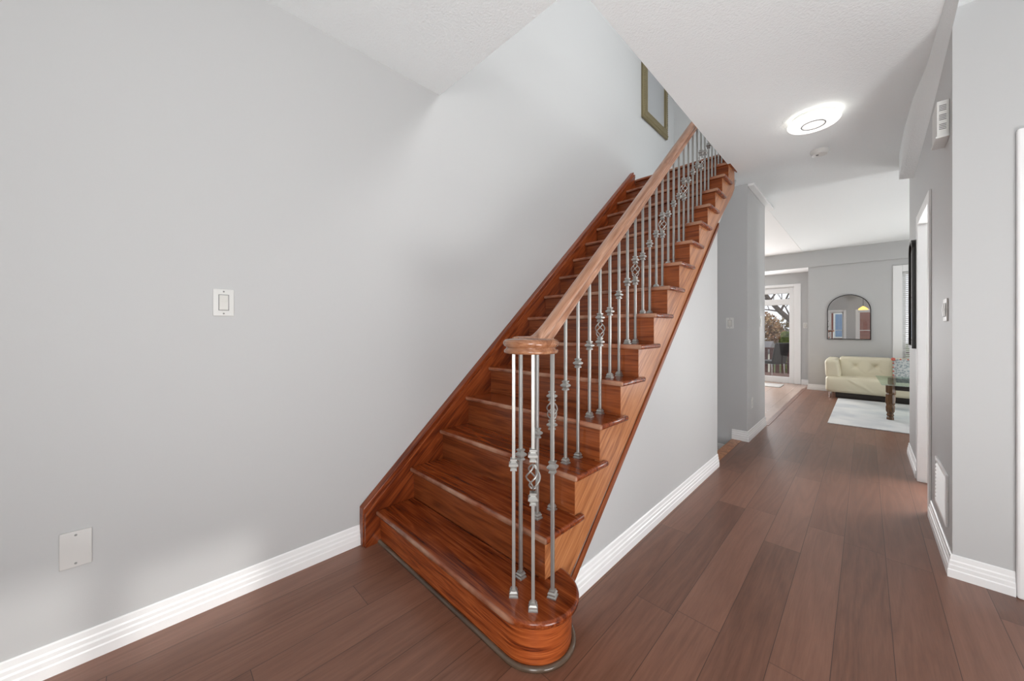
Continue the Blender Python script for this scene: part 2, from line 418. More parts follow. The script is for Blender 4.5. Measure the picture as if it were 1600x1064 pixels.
    def build(s, name, mat, parent=None, local=False, bevel=0.0, smooth=False, segs=2, origin=None, angle=35):
        me = bpy.data.meshes.new(name)
        if parent is not None:
            o0 = Vector((0, 0, 0)) if local else Vector(origin) if origin else world_loc(parent)
        elif local: o0 = Vector((0, 0, 0))
        else:
            if origin is None:
                a = np.array(s.v); lo, hi = a.min(0), a.max(0); origin = ((lo[0]+hi[0])/2, (lo[1]+hi[1])/2, lo[2])
            o0 = Vector(origin)
        me.from_pydata([Vector(v)-o0 for v in s.v], [], s.f); me.update()
        ob = bpy.data.objects.new(name, me); col.objects.link(ob)
        me.materials.append(mat)
        if parent is not None:
            ob.parent = parent
            if origin: ob.location = o0-world_loc(parent)
        elif not local: ob.location = o0
        if smooth:
            me.shade_smooth()
            if angle: me.set_sharp_from_angle(angle=math.radians(angle))
        if bevel:
            b = ob.modifiers.new('edge', 'BEVEL'); b.width = bevel; b.segments = segs; b.limit_method = 'ANGLE'; b.angle_limit = math.radians(40)
        return ob

def struct(mb, name, mat, **k):
    return tag(mb.build(name, mat, **k), kind='structure')

def copy_tree(o, parent=None):
    c = o.copy(); col.objects.link(c)
    if parent is not None: c.parent = parent
    for ch in list(o.children): copy_tree(ch, c)
    return c

# ------------------------------------------------------------------ stair numbers
RISE, RUN, Y0 = 0.1847, 0.2085, 0.8815
def ny(k): return Y0+(k-1)*RUN            # front of nosing k
def nz(k): return k*RISE                  # top of tread k
CEIL, SLAB = 2.744, 2.955
WX, RX = 1.084, 2.305                     # stair wall and corridor wall faces
TOP = 5.4

# ================================================================== THE SETTING
mb = MB()
mb.box(-0.15, 1.084, -2.75, 3.486, -0.2, 0); mb.box(1.084, 3.75, -2.75, 5.39, -0.2, 0)
mb.box(0.985, 1.084, 3.486, 4.467, -0.03, 0)
mb.box(1.125, 4.75, 5.39, 10.1, -0.2, 0)
struct(mb, 'floor', M['floor'], origin=(0, 0, 0))
struct(MB().box(-2.65, 1.125, 5.39, 10.1, -0.2, 0.0), 'floor_kitchen', M['tile'], origin=(0, 0, 0))
struct(MB().box(1.098, 1.152, 5.39, 9.22, 0.0, 0.004), 'trim_1', M['floor'])            # threshold strip
struct(MB().box(0, 0.985, 3.3, 4.467, -0.4, -0.185), 'floor_landing', M['floor'])
struct(MB().prism([(0.965, -0.03), (1.06, -0.03), (1.06, 0.003), (0.97, 0.003), (0.962, -0.006), (0.962, -0.022)], 1, 3.49, 4.467), 'trim_2', M['stringer'])

mb = MB()
mb.box(-0.15, 1.085, -2.75, 1.347, CEIL, SLAB); mb.box(1.085, 2.42, -2.75, 2.73, CEIL, SLAB)
mb.box(1.085, 3.75, 2.73, 5.4, CEIL, SLAB); mb.box(-0.15, 1.085, 4.085, 5.4, CEIL, SLAB)
mb.box(1.11, 4.75, 5.4, 9.3, CEIL, SLAB)
struct(mb, 'ceiling', M['ceil'], origin=(0, 0, 0))
mb = MB().box(-2.65, 1.11, 5.4, 9.2, CEIL-0.004, SLAB).box(-2.65, 1.19, 9.2, 10.1, 2.43, CEIL)
struct(mb, 'ceiling_kitchen', M['ceil_smooth'], origin=(0, 0, 0))
struct(MB().box(-0.3, 3.75, -2.75, 5.65, TOP, TOP+0.1), 'ceiling_upper', M['ceil'], origin=(0, 0, 0))
# sloped duct soffit along the corridor wall, swelling out of the ceiling
mb = MB(); st_ = [(2.0, 2.285, 2.7438, RX, 2.735), (2.731, 2.272, 2.741, RX, 2.655), (3.2, 2.262, 2.730, RX, 2.60), (3.6, 2.232, 2.685, RX, 2.565), (4.1, 2.218, 2.60, RX, 2.540), (4.68, 2.217, 2.525, RX, 2.515)]
rows = [[(xr, y, CEIL), (xl, y, CEIL), (xl, y, zl)]+[(xl+(xr-xl)*q/4, y, zl+(zr-zl)*q/4) for q in (1, 2, 3, 4)] for y, xl, zl, xr, zr in st_]
mb.loft(rows)
struct(mb, 'trim_3', M['ceil'], smooth=True, angle=50)
struct(MB().box(1.112, 1.172, 4.467, 5.62, 2.715, CEIL), 'trim_4', M['ceil_smooth'], bevel=0.008)

# walls
struct(MB().box(-0.15, 0, -2.75, 4.12, -0.4, TOP).box(-0.19, -0.03, 4.12, 5.65, SLAB, TOP), 'wall_left', M['wall'], origin=(0, 0, 0))
struct(MB().box(-0.03, 3.75, 5.5, 5.65, SLAB, TOP), 'wall_upper_back', M['wall'])
struct(MB().box(3.6, 3.75, 2.85, 5.65, SLAB, TOP), 'wall_upper_right', M['wall'])
def slo(y): return 0.125+0.92*(y-1.323)
struct(MB().prism([(1.19, 0), (3.486, 0), (3.486, slo(3.486)), (1.19, slo(1.19))], 0, 0.98, WX), 'wall_stair', M['wall'])
struct(MB().prism([(3.486, slo(3.486)-0.12), (4.467, slo(4.467)-0.12), (4.467, slo(4.467)-0.09), (3.486, slo(3.486)-0.09)], 0, 0.0, 1.05), 'ceiling_stair_underside', M['wall'])
struct(MB().box(-0.15, 1.112, 4.467, 5.387, -0.4, CEIL), 'wall_pier', M['wall'], bevel=0.004)
mb = MB().box(RX, RX+.12, 2.73, 3.56, 0, CEIL).box(RX, RX+.12, 3.56, 4.25, 2.03, CEIL).box(RX, RX+.12, 4.25, 5.12, 0, CEIL)
struct(mb, 'wall_right', M['wall'])
mb = MB().box(RX+.12, 2.60, 2.73, 2.85, 0, CEIL).box(2.60, 3.40, 2.73, 2.85, 2.04, CEIL).box(3.40, 3.75, 2.73, 2.85, 0, CEIL).box(2.42, 3.75, 2.73, 2.85, CEIL, 3.9)
struct(mb, 'wall_right_return', M['wall'])
struct(MB().box(RX+.12, 4.75, 5.0, 5.12, 0, CEIL).box(3.63, 3.75, 2.85, 5.0, 0, CEIL), 'wall_living_south', M['wall'])
struct(MB().box(1.19, 2.46, 9.23, 10.1, 0, CEIL).box(2.46, 3.75, 9.23, 9.4, 0, 0.62).box(2.46, 3.75, 9.23, 9.4, 2.2, CEIL).box(3.75, 4.75, 9.23, 9.4, 0, CEIL), 'wall_living_back', M['wall'])
struct(MB().box(-2.65, 4.75, 9.195, 9.23, 2.43, CEIL), 'trim_5', M['wall'])                       # dropped beam
struct(MB().box(0.95, 1.19, 9.95, 10.1, 0, 2.43).box(-2.65, -1.05, 9.95, 10.1, 0, 2.43).box(-1.05, 0.95, 9.95, 10.1, 2.13, 2.43), 'wall_kitchen_back', M['wall'])
struct(MB().box(-2.65, -2.5, 5.387, 10.1, 0, CEIL).box(-2.65, -0.15, 5.3, 5.387, 0, CEIL), 'wall_kitchen_left', M['wall'])
struct(MB().box(4.6, 4.75, 5.0, 9.4, 0, CEIL), 'wall_living_right', M['wall'])
# entrance end of the house, behind the camera: two windows look to the street
mb = MB().box(-0.15, 0.88, -2.75, -2.6, 0, TOP).box(1.32, 1.78, -2.75, -2.6, 0, TOP).box(2.24, 3.75, -2.75, -2.6, 0, TOP)
for x0, x1 in ((0.88, 1.32), (1.78, 2.24)): mb.box(x0, x1, -2.75, -2.6, 0, 0.35); mb.box(x0, x1, -2.75, -2.6, 1.95, TOP)
struct(mb, 'wall_front', M['wall'])
# side wall of the foyer: glazed transom low down, tall window upstairs
mb = MB().box(3.6, 3.75, -2.6, -1.02, 0, TOP).box(3.6, 3.75, 0.50, 2.86, 0, TOP)
mb.box(3.6, 3.75, -1.02, 0.50, 0, 1.70).box(3.6, 3.75, -1.02, 0.50, 2.24, TOP)
struct(mb, 'wall_foyer_side', M['wall'])

# windows
def window(name, x0, x1, y, z0, z1, axis=1, depth=0.15, room=-1, cols=1, rows=1, trim=0.085, label=None, tw=0.02, head=None, sill=True):
    """axis 1: in a wall that faces y; axis 0: in a wall that faces x. y is the room face, room the side of the room"""
    def B(m, a0, a1, b0, b1, z0_, z1_):
        b0, b1 = min(b0, b1), max(b0, b1)
        return m.box(a0, a1, b0, b1, z0_, z1_) if axis == 1 else m.box(b0, b1, a0, a1, z0_, z1_)
    t = MB(); o = y+room*tw
    B(t, x0-trim, x0, y, o, z0-trim, z1+trim); B(t, x1, x1+trim, y, o, z0-trim, z1+trim)
    B(t, x0, x1, y, o, z1, z1+trim); B(t, x0, x1, y, o, z0-trim, z0)
    root = struct(t, name, M['trim'], bevel=0.006)
    s = MB(); fy0, fy1 = y-room*depth*0.45, y-room*depth*0.75; e = 0.045
    B(s, x0, x0+e, fy0, fy1, z0, z1); B(s, x1-e, x1, fy0, fy1, z0, z1); B(s, x0+e, x1-e, fy0, fy1, z1-e, z1); B(s, x0+e, x1-e, fy0, fy1, z0, z0+e)
    for i in range(1, cols):
        c = x0+(x1-x0)*i/cols; B(s, c-0.012, c+0.012, fy0, fy1, z0+e, z1-e)
    for i in range(1, rows):
        c = z0+(z1-z0)*i/rows; B(s, x0+e, x1-e, fy0, fy1, c-0.012, c+0.012)
    s.build('window_frame', M['trim'], root, bevel=0.003)
    g = MB(); my = (fy0+fy1)/2; B(g, x0+0.01, x1-0.01, my-0.003, my+0.003, z0+0.01, z1-0.01)
    g.build('window_pane', M['pane'], root)
    return root
window('window_1', 0.88, 1.32, -2.6, 0.35, 1.95, room=1, rows=2)
window('window_2', 1.78, 2.24, -2.6, 0.35, 1.95, room=1, rows=2)
window('window_3', 2.46, 3.75, 9.23, 0.62, 2.2, room=-1, trim=0.115, cols=2)
t4 = window('window_4', -1.02, 0.50, 3.6, 1.70, 2.24, axis=0, room=-1)
MB().box(3.66, 3.72, -0.05, 0.04, 1.70, 2.24).box(3.66, 3.72, 0.04, 0.46, 2.13, 2.20).build('window_mullion', M['trim'], t4)

# patio door (door_1): wide white casing, sliding panel with transom
root = struct(MB().box(0.885, 1.005, 9.925, 9.95, 0, 2.19).box(-1.05, 0.885, 9.925, 9.95, 2.13, 2.19).box(-1.17, -1.05, 9.925, 9.95, 0, 2.19), 'door_1', M['trim'], bevel=0.008)
s = MB().box(0.80, 0.95, 9.96, 10.06, 0, 2.13).box(-1.05, 0.80, 9.96, 10.06, 2.0, 2.13).box(-1.05, 0.80, 9.96, 10.06, 1.74, 1.87).box(-1.05, 0.80, 9.96, 10.06, 0, 0.125).box(-0.2, -0.05, 9.96, 10.06, 0.125, 1.74)
s.box(-1.05, -0.95, 9.96, 10.06, 0, 2.13)
s.build('door_frame', M['trim'], root, bevel=0.006)
g = MB()
for x in (0.22, 0.51, 0.66): g.box(x-0.007, x+0.007, 10.0, 10.02, 1.87, 2.0)
g.build('transom_bar', M['gap'], root)
MB().box(-1.0, 0.81, 10.005, 10.012, 0.12, 2.01).build('door_glass', M['pane'], root)
# white door in the wall at right (door_2): only its casing shows
root = struct(MB().box(2.485, 2.60, 2.705, 2.73, 0, 2.085).box(3.40, 3.515, 2.705, 2.73, 0, 2.085).box(2.60, 3.40, 2.705, 2.73, 2.0, 2.085), 'door_2', M['trim'], bevel=0.008)
d = MB().box(2.605, 3.395, 2.745, 2.785, 0.01, 2.035)
for px0, px1 in ((2.70, 2.96), (3.04, 3.30)):
    for pz0, pz1 in ((0.2, 0.85), (1.0, 1.9)): d.box(px0, px1, 2.738, 2.746, pz0, pz1)
d.build('door_panel', M['trim'], root, bevel=0.004)
MB().lathe([(0.012, 0), (0.012, 0.02), (0.028, 0.035), (0.03, 0.05), (0.018, 0.062)], (3.33, 0, 1.0), 16, axis=1).build('door_knob', M['chrome'], root, smooth=True).location.y += 0
# cased opening in the corridor wall
o = 0.012
mb = MB().box(RX-o, RX, 3.50, 3.56, 0, 2.09).box(RX-o, RX, 4.25, 4.31, 0, 2.09).box(RX-o, RX, 3.56, 4.25, 2.03, 2.09)
mb.box(RX-o, RX+.13, 3.56, 3.572, 0, 2.03).box(RX-o, RX+.13, 4.238, 4.25, 0, 2.03).box(RX-o, RX+.13, 3.572, 4.238, 2.018, 2.03)
struct(mb, 'trim_6', M['trim'], bevel=0.003)

# baseboards
BP = [(0, 0), (.017, 0), (.017, .036), (.0145, .041), (.0145, .058), (.0105, .064), (.0105, .078), (.0075, .084), (.0065, .104), (.003, .108), (0, .108)]
struct(MB().sweep([(0, -2.6), (0, 0.828)], BP, 1), 'baseboard_left', M['trim'])
struct(MB().sweep([(WX, 1.22), (WX, 3.486)], BP, 1), 'baseboard_stair', M['trim'])
struct(MB().sweep([(0.968, 4.467), (1.112, 4.467), (1.112, 5.387)], BP, 1), 'baseboard_pier', M['trim'])
struct(MB().sweep([(0.0, 4.467), (0.985, 4.467)], BP, 1, z=-0.185), 'baseboard_landing', M['trim'])
struct(MB().sweep([(RX, 3.498), (RX, 2.73), (2.484, 2.73)], BP, 1), 'baseboard_right', M['trim'])
struct(MB().sweep([(RX, 5.12), (RX, 4.312)], BP, 1), 'baseboard_corridor', M['trim'])
struct(MB().sweep([(1.19, 9.95), (1.19, 9.23), (3.6, 9.23)], BP, 1), 'baseboard_living', M['trim'])
struct(MB().sweep([(1.008, 9.95), (1.19, 9.95)], BP, 1), 'baseboard_kitchen', M['trim'])
struct(MB().sweep([(-0.03, 4.12), (-0.03, 5.5), (2.4, 5.5)], BP, 1, z=SLAB), 'baseboard_upper', M['trim'])

# ================================================================== STAIRCASE
st = thing('staircase', (0.55, 0.95, 0), 'straight varnished red oak staircase with rounded bottom step along the grey wall', 'staircase')
TH, NO = 0.027, 0.028
XL, XN, XS = 0.066, 1.116, 1.088
# bottom step: half-round end
CX, CY, RR = 1.083, 1.056, 0.1745
def arc(r, n=24, a0=-90, a1=90): return [(CX+r*math.cos(math.radians(a0+(a1-a0)*i/n)), CY+r*math.sin(math.radians(a0+(a1-a0)*i/n))) for i in range(n+1)]
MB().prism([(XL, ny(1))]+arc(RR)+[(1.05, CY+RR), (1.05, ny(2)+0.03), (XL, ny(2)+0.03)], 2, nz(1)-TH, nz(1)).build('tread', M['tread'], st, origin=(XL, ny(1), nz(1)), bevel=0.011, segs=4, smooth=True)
def set_uv(ob, fn):
    uv = ob.data.uv_layers.new(name='grain')
    for lp_ in ob.data.loops: uv.data[lp_.index].uv = fn(ob.data.vertices[lp_.vertex_index].co+world_loc(ob.parent))
def along(v):
    if v.x < CX: return (v.x, v.z) if v.y < CY else (CX+RR*PI*.9+(CX-v.x), v.z)
    return (CX+RR*.85*(math.atan2(v.y-CY, v.x-CX)+PI/2), v.z)
ob = MB().prism([(XL+(CX-XL)*i/6, ny(1)+NO) for i in range(6)]+arc(RR-NO)+[(1.05, CY+RR-NO), (1.05, ny(2)+0.03), (XL, ny(2)+0.03)], 2, 0, nz(1)-TH).build('riser', M['bull'], st, smooth=True)
set_uv(ob, along)
ob = MB().tube([(XL+0.004, ny(1)+NO-0.006, 0.007)]+[(XL+0.004+(CX-XL)*i/8, ny(1)+NO-0.006, 0.007) for i in range(1, 8)]+[(x, y, 0.007) for x, y in arc(RR-NO+0.006, 28, -90, 100)], 0.0105, 10).build('shoe_moulding', M['shoe'], st, smooth=True, angle=0)
set_uv(ob, along)
for k in range(2, 17):
    y, z = ny(k), nz(k)
    if k < 16:
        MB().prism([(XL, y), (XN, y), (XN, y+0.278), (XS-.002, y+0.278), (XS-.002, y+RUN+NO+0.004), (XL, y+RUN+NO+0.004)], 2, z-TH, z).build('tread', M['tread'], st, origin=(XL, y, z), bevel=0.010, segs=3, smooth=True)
    else:
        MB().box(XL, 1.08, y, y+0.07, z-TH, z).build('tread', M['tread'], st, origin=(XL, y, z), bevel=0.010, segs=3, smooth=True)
    MB().box(XL, XS-0.001, y+NO, y+NO+0.018, nz(k-1)-0.002, z-TH).build('riser', M['riser'], st)
# outer stringer, sawn to the steps
pts = []
for k in range(2, 16):
    pts += [(ny(k)+NO+0.002, nz(k-1)-(0 if k > 2 else 0.03)), (ny(k)+NO+0.002, nz(k)-TH+0.001)]
pts += [(4.045, nz(15)-TH+0.001), (4.045, 2.58), (3.97, 2.50)]
pts += [(3.52, slo(3.52)), (1.13, slo(1.13)+0.02), (1.10, 0.10)]
MB().prism(pts, 0, 1.062, XS).build('stringer', M['stringer'], st)
c, s_ = math.cos(math.atan(.92)), math.sin(math.atan(.92))
MB().prism([(1.19, slo(1.19)+.006), (3.49, slo(3.49)+.006), (3.49, slo(3.49)-.034), (1.19, slo(1.19)-.034)], 0, WX+.0005, XS+0.010).build('stringer_moulding', M['mould'], st, bevel=0.004)
# wall skirt with capping
sk = lambda y: 0.205+0.886*(y-0.825)
ye = 4.035
b_ = MB().prism([(0.825, 0), (0.825, sk(.825)-.022), (ye, sk(ye)-.022), (ye, 2.5), (1.3, 0)], 0, 0.001, 0.068)
b_.build('skirt_board', M['skirt'], st, bevel=0.002)
MB().prism([(0.819, 0.0), (0.819, sk(.825)+.004), (ye+.004, sk(ye)+.012), (ye+.004, sk(ye)-.030), (0.855, sk(.855)-.030), (0.847, sk(.847)-.045), (0.847, 0)], 0, 0.0, 0.05).build('skirt_capping', M['skirt'], st, bevel=0.006, segs=3)

# ================================================================== RAILING
BX = 0.985
def rail_z(y): return 1.113+0.886*(y-1.178)       # centre line
rl = thing('stair_railing', (BX, 1.06, nz(1)), 'oak handrail on pewter iron balusters with twisted baskets along the open side of the stairs', 'railing')
half = [(0.0, -.033), (.021, -.033), (.0255, -.029), (.0275, -.022), (.0265, -.015), (.0185, -.009), (.0175, -.003), (.0255, .003), (.0295, .012), (.0295, .020), (.026, .028), (.019, .034), (.009, .0375), (0.0, .0385)]
prof = half+[(-x, z) for x, z in half[-2:0:-1]]
path = [(1.02, 1.128), (1.13, 1.128), (1.165, 1.131), (1.195, 1.142), (1.225, rail_z(1.225)+.006)]+[(y, rail_z(y)) for y in (1.27, 2.0, 3.0, 4.05)]
rings = []
for i, (y, z) in enumerate(path):
    a, b = path[max(0, i-1)], path[min(len(path)-1, i+1)]; d = Vector((b[0]-a[0], b[1]-a[1])).normalized(); n = Vector((-d.y, d.x))
    bx = BX+0.004+(0.03 if i == 0 else 0.012 if i == 1 else 0)
    rings.append([(bx+px, y+n.x*pz, z+n.y*pz) for px, pz in prof])
rings = [r[::-1] for r in rings]
MB().loft(rings).build('handrail', M['rail'], rl, smooth=True, angle=50)
MB().lathe([(0.060, -.022), (0.099, -.022), (0.103, -.018), (0.103, -.010), (0.094, -.004), (0.094, .000), (0.101, .004), (0.106, .013), (0.105, .022), (0.098, .029), (0.085, .032), (0.03, .0335), (0.004, .0335)], (1.100, 1.020, 1.127), 48).build('volute_cap', M['cap'], rl, smooth=True, angle=60)

HB = 0.0064
Q2 = math.sqrt(2)
def sq(pr): return [(r*Q2, h) for r, h in pr]
def knuckle_mesh():
    m = MB(); m.lathe(sq([(.0072, -.024), (.0125, -.022), (.0125, -.017), (.0092, -.013), (.0095, -.011), (.0178, -.003), (.0178, .003), (.0095, .011), (.0092, .013), (.0125, .017), (.0125, .022), (.0072, .024)]), (0, 0, 0), 4, PI/4)
    return m
def shoe_mesh():
    return MB().lathe(sq([(.0170, 0), (.0170, .005), (.0130, .008), (.0130, .0115), (.0150, .0125), (.0150, .016), (.0112, .021), (.0112, .0255), (.0066, .0265)]), (0, 0, 0), 4, PI/4)
def basket_mesh(h=0.086, r=0.0205):
    m = MB()
    for q in range(4):
        p = []
        for i in range(19):
            t = i/18; rr = 0.0045+r*math.sin(PI*t)**0.8; a = q*PI/2+PI*1.05*t
            p.append((rr*math.cos(a), rr*math.sin(a), -h/2+h*t))
        m.tube(p, 0.0031, 7)
    return m
proto = {}
def baluster(x, y, zb, zt, knuckles, basket=None, rz=0.0):
    z0 = zb-0.002
    m = MB()
    if basket:
        lo, hi = basket; m.box(-HB, HB, -HB, HB, 0, lo-zb); m.box(-HB, HB, -HB, HB, hi-zb, zt-zb)
    else: m.box(-HB, HB, -HB, HB, 0, zt-zb)
    b = m.build('baluster', M['iron'], rl, local=True, bevel=0.0012, segs=1)
    b.location = Vector((x, y, zb))-world_loc(rl); b.rotation_euler.z = rz
    def sub(kind, z, maker, smooth=False):
        if kind not in proto:
            o_ = maker().build(kind, M['iron'], b, local=True, smooth=smooth); proto[kind] = o_
        else:
            o_ = proto[kind].copy(); col.objects.link(o_); o_.parent = b
        o_.location = (0, 0, z-zb)
    sub('baluster_shoe', zb, shoe_mesh)
    for kz in knuckles: sub('knuckle', kz, knuckle_mesh)
    if basket:
        sub('twisted_basket', (basket[0]+basket[1])/2, lambda: basket_mesh(), True)
    return b
capb = 1.108
z1 = nz(1)
baluster(1.007, 1.062, z1, capb, [z1+.500], rz=0.0)
baluster(1.056, 0.971, z1, capb, [z1+.498], rz=0.75)
baluster(1.153, 0.972, z1, capb, [z1+.400, z1+.556], (z1+.424, z1+.532), rz=0.72)
baluster(1.165, 1.070, z1, capb, [z1+.490], rz=0.35)
for k in range(2, 16):
    for j, off in enumerate((0.100, 0.204)):
        y, z = ny(k)+off, nz(k); zt = rail_z(y)-0.038
        if k % 2 == 0 and j == 1: baluster(BX, y, z, zt, [z+.388, z+.520], (z+.411, z+.497))
        else: baluster(BX, y, z, zt, [z+(.372 if j == 0 else .472)])

# railing of the upper hall, on the floor edge above the corridor
ur = thing('upper_railing', (1.16, 2.7, SLAB), 'upstairs oak guard rail on iron balusters along the stair opening', 'railing')
MB().rbox(1.13, 1.19, 1.25, 4.0, SLAB+.86, SLAB+.92, .02, 4).build('handrail', M['rail'], ur, smooth=True)
bal = None
for i in range(25):
    y = 1.32+i*0.108
    if bal is None:
        bal = MB().box(-HB, HB, -HB, HB, 0, 0.865).lathe(sq([(.0095, .40), (.0178, .42), (.0178, .43), (.0095, .45)]), n=4, rot=PI/4).build('baluster', M['iron'], ur, local=True); b2 = bal
    else:
        b2 = bal.copy(); col.objects.link(b2)
    b2.location = (0, y-2.7, 0)

# ================================================================== WALL AND CEILING FITTINGS
def fitting(name, label, cat, loc, rz, w_, h_, mat, group=None):
    """plate whose face looks along local -y, back on the wall at y=0"""
    t = thing(name, loc, label, cat, group, rz)
    MB().rbox(-w_/2, w_/2, -0.007, 0.0, -h_/2, h_/2, 0.003, 3).build('plate', mat, t, local=True, smooth=True)
    return t
def screws(t, zs, y=-0.007):
    for z in zs:
        m = MB().lathe([(.0036, 0), (.0036, .0012), (.002, .0018)], (0, 0, 0), 12, axis=1)
        for i, v in enumerate(m.v): m.v[i] = (v[0], y-v[1], v[2]+z)
        m.build('screw', M['gap'], t, local=True)
def rocker_switch(label, loc, rz, w_=0.073, h_=0.118):
    t = fitting('light_switch', label, 'light switch', loc, rz, w_, h_, M['plate'])
    MB().box(-0.0185, 0.0185, -0.0082, -0.006, -0.035, 0.035).build('switch_recess', M['gap'], t, local=True)
    m = MB().prism([(-0.007, -0.032), (-0.0095, -0.032), (-0.0125, 0.0), (-0.0095, 0.032), (-0.007, 0.032)], 0, -0.0155, 0.0155)
    m.build('rocker', M['rocker'], t, local=True, bevel=0.001)
    screws(t, (-0.048, 0.048))
    return t
FX = PI/2      # faces +x
rocker_switch('white rocker light switch alone in the middle of the left grey wall', (0, 0.2265, 1.312), FX)
t = fitting('blank_plate', 'off-white blank cover plate low on the left wall above the sunlit patches', 'cover plate', (0, -0.1865, 0.4125), FX, 0.076, 0.128, M['plate_grey'])
screws(t, (-0.05, 0.05))
rocker_switch('white light switch on the grey pier face beyond the staircase wall', (0.949, 4.467, 1.262), 0.0)
rocker_switch('light switch on the corridor side of the grey pier, near its far corner', (1.112, 5.12, 1.29), FX, 0.075, 0.12)
rocker_switch('small white switch plate on the kitchen wall beside the patio door', (1.08, 9.95, 1.278), 0.0)
t = fitting('light_switch', 'light switch on the right corridor wall below the door chime', 'light switch', (RX, 2.90, 1.295), -FX, 0.11, 0.118, M['plate'])
for sx in (-0.025, 0.025):
    MB().box(sx-0.0185, sx+0.0185, -0.0082, -0.006, -0.035, 0.035).build('switch_recess', M['gap'], t, local=True)
    MB().prism([(-0.007, -0.032), (-0.0095, -0.032), (-0.0125, 0.0), (-0.0095, 0.032), (-0.007, 0.032)], 0, sx-0.0155, sx+0.0155).build('rocker', M['rocker'], t, local=True)
t = fitting('wall_outlet', 'white electrical outlet low on the pier above its baseboard', 'outlet', (1.112, 4.66, 0.385), FX, 0.073, 0.118, M['plate'])
for z in (-0.02, 0.02):
    MB().rbox(-0.016, 0.016, -0.011, -0.006, z-0.014, z+0.014, 0.002, 2).build('socket', M['rocker'], t, local=True)
# door chime
t = thing('door_chime', (RX, 2.88, 2.165), 'white door chime box with three sets of slots high on the right corridor wall', 'door chime')
MB().prism([(2.262, 2.80), (RX, 2.80), (RX, 2.97), (2.262, 2.97)], 2, 2.168, 2.346).build('chime_cover', M['plate'], t, bevel=0.003)
MB().prism([(2.258, 2.797), (RX, 2.797), (RX, 2.972), (2.258, 2.972)], 2, 2.160, 2.170).build('chime_lip', M['plate'], t, bevel=0.002)
for zc in (2.215, 2.262, 2.309):
    m = MB()
    for i in range(4): m.box(2.270, 2.294, 2.7992, 2.801, zc-0.012+i*0.008-0.0016, zc-0.012+i*0.008+0.0016)
    m.build('slot_group', M['slot'], t)
# return-air grille
t = thing('wall_vent', (RX, 3.03, 0.19), 'white return air grille low on the right corridor wall', 'vent')
m = MB().box(RX-.010, RX, 2.84, 2.865, .19, .455).box(RX-.010, RX, 3.215, 3.24, .19, .455).box(RX-.010, RX, 2.865, 3.215, .19, .21).box(RX-.010, RX, 2.865, 3.215, .435, .455)
m.build('grille_frame', M['trim'], t, bevel=0.002)
m = MB()
for i in range(10):
    z = .215+i*.0215
    m.prism([(RX-.011, z), (RX-.009, z-.001), (RX-.001, z+.017), (RX-.003, z+.018)], 1, 2.865, 3.215)
m.build('louvres', M['trim'], t)
MB().box(RX-.0005, RX+.001, 2.865, 3.215, .21, .435).build('vent_back', M['plate'], t)
# hall ceiling light
t = thing('ceiling_light', (1.735, 3.40, CEIL), 'round lit white flush ceiling light in the corridor', 'ceiling light')
MB().lathe([(0.115, -.020), (0.125, -.018), (0.125, 0.0)], (1.735, 3.40, CEIL), 48).build('light_base', M['plate'], t, smooth=True)
MB().lathe([(0.03, -.058), (0.12, -.057), (0.145, -.052), (0.152, -.044), (0.152, -.038), (0.148, -.036)], (1.735, 3.40, CEIL), 64).build('diffuser', M['led'], t, smooth=True)
MB().lathe([(0.144, -.036), (0.144, -.028), (0.115, -.021)], (1.735, 3.40, CEIL), 64, close=False).build('glowing_rim', M['led_rim'], t, smooth=True)
MB().tube([(1.735+0.068*math.cos(2*PI*i/48), 3.40+0.068*math.sin(2*PI*i/48), CEIL-.060) for i in range(48)], .0042, 8, closed=True).build('ring', M['gap'], t, smooth=True)
MB().lathe([(0.02, -.0595), (0.065, -.0585), (0.065, -.056)], (1.735, 3.40, CEIL), 40).build('centre_disc', M['led_center'], t, smooth=True)
# smoke detector
t = thing('smoke_detector', (1.722, 4.08, CEIL), 'small white round smoke detector on the ceiling just beyond the ceiling light', 'smoke detector')
MB().lathe([(0.040, -.040), (0.052, -.036), (0.058, -.022), (0.062, -.014), (0.062, 0)], (1.722, 4.08, CEIL), 32).build('detector_body', M['plate'], t, smooth=True)
MB().lathe([(0.010, -.0425), (0.010, -.039)], (1.708, 4.065, CEIL), 12).build('test_button', M['slot'], t)
# gilt frame at the top of the stairs
t = thing('picture_frame', (-0.03, 4.78, 3.9), 'ornate gilt frame around a pale grey panel above the top of the stairs', 'picture frame')
y0, y1, z0, z1_ = 4.40, 5.20, 3.90, 4.95
def frame_ring(o0, o1, x0, x1):
    m = MB()
    outer = [(y0+o0, z0+o0), (y1-o0, z0+o0), (y1-o0, z1_-o0), (y0+o0, z1_-o0)]
    inner = [(y0+o1, z0+o1), (y1-o1, z0+o1), (y1-o1, z1_-o1), (y0+o1, z1_-o1)]
    vs = [(-.03, y, z) for y, z in outer]+[(x0, y, z) for y, z in outer]+[(x1, y, z) for y, z in inner]+[(-.03, y, z) for y, z in inner]
    fs = []
    for i in range(4):
        j = (i+1) % 4
        for r in range(4): fs.append((r*4+i, ((r+1) % 4)*4+i, ((r+1) % 4)*4+j, r*4+j)[::-1])
    return m.add(vs, fs)
m = frame_ring(0, .10, -.002, .018); m.build('frame_moulding', M['gold'], t, bevel=0.006)
m = MB()
for yy0, yy1, zz0, zz1 in ((y0+.02, y1-.02, z0+.02, z0+.05), (y0+.02, y1-.02, z1_-.05, z1_-.02)):
    n = 26
    for i in range(n):
        m.lathe([(.004, -.01), (.014, 0), (.012, .006), (.003, .012)], (0.0, yy0+(yy1-yy0)*i/(n-1), (zz0+zz1)/2), 8, axis=0)
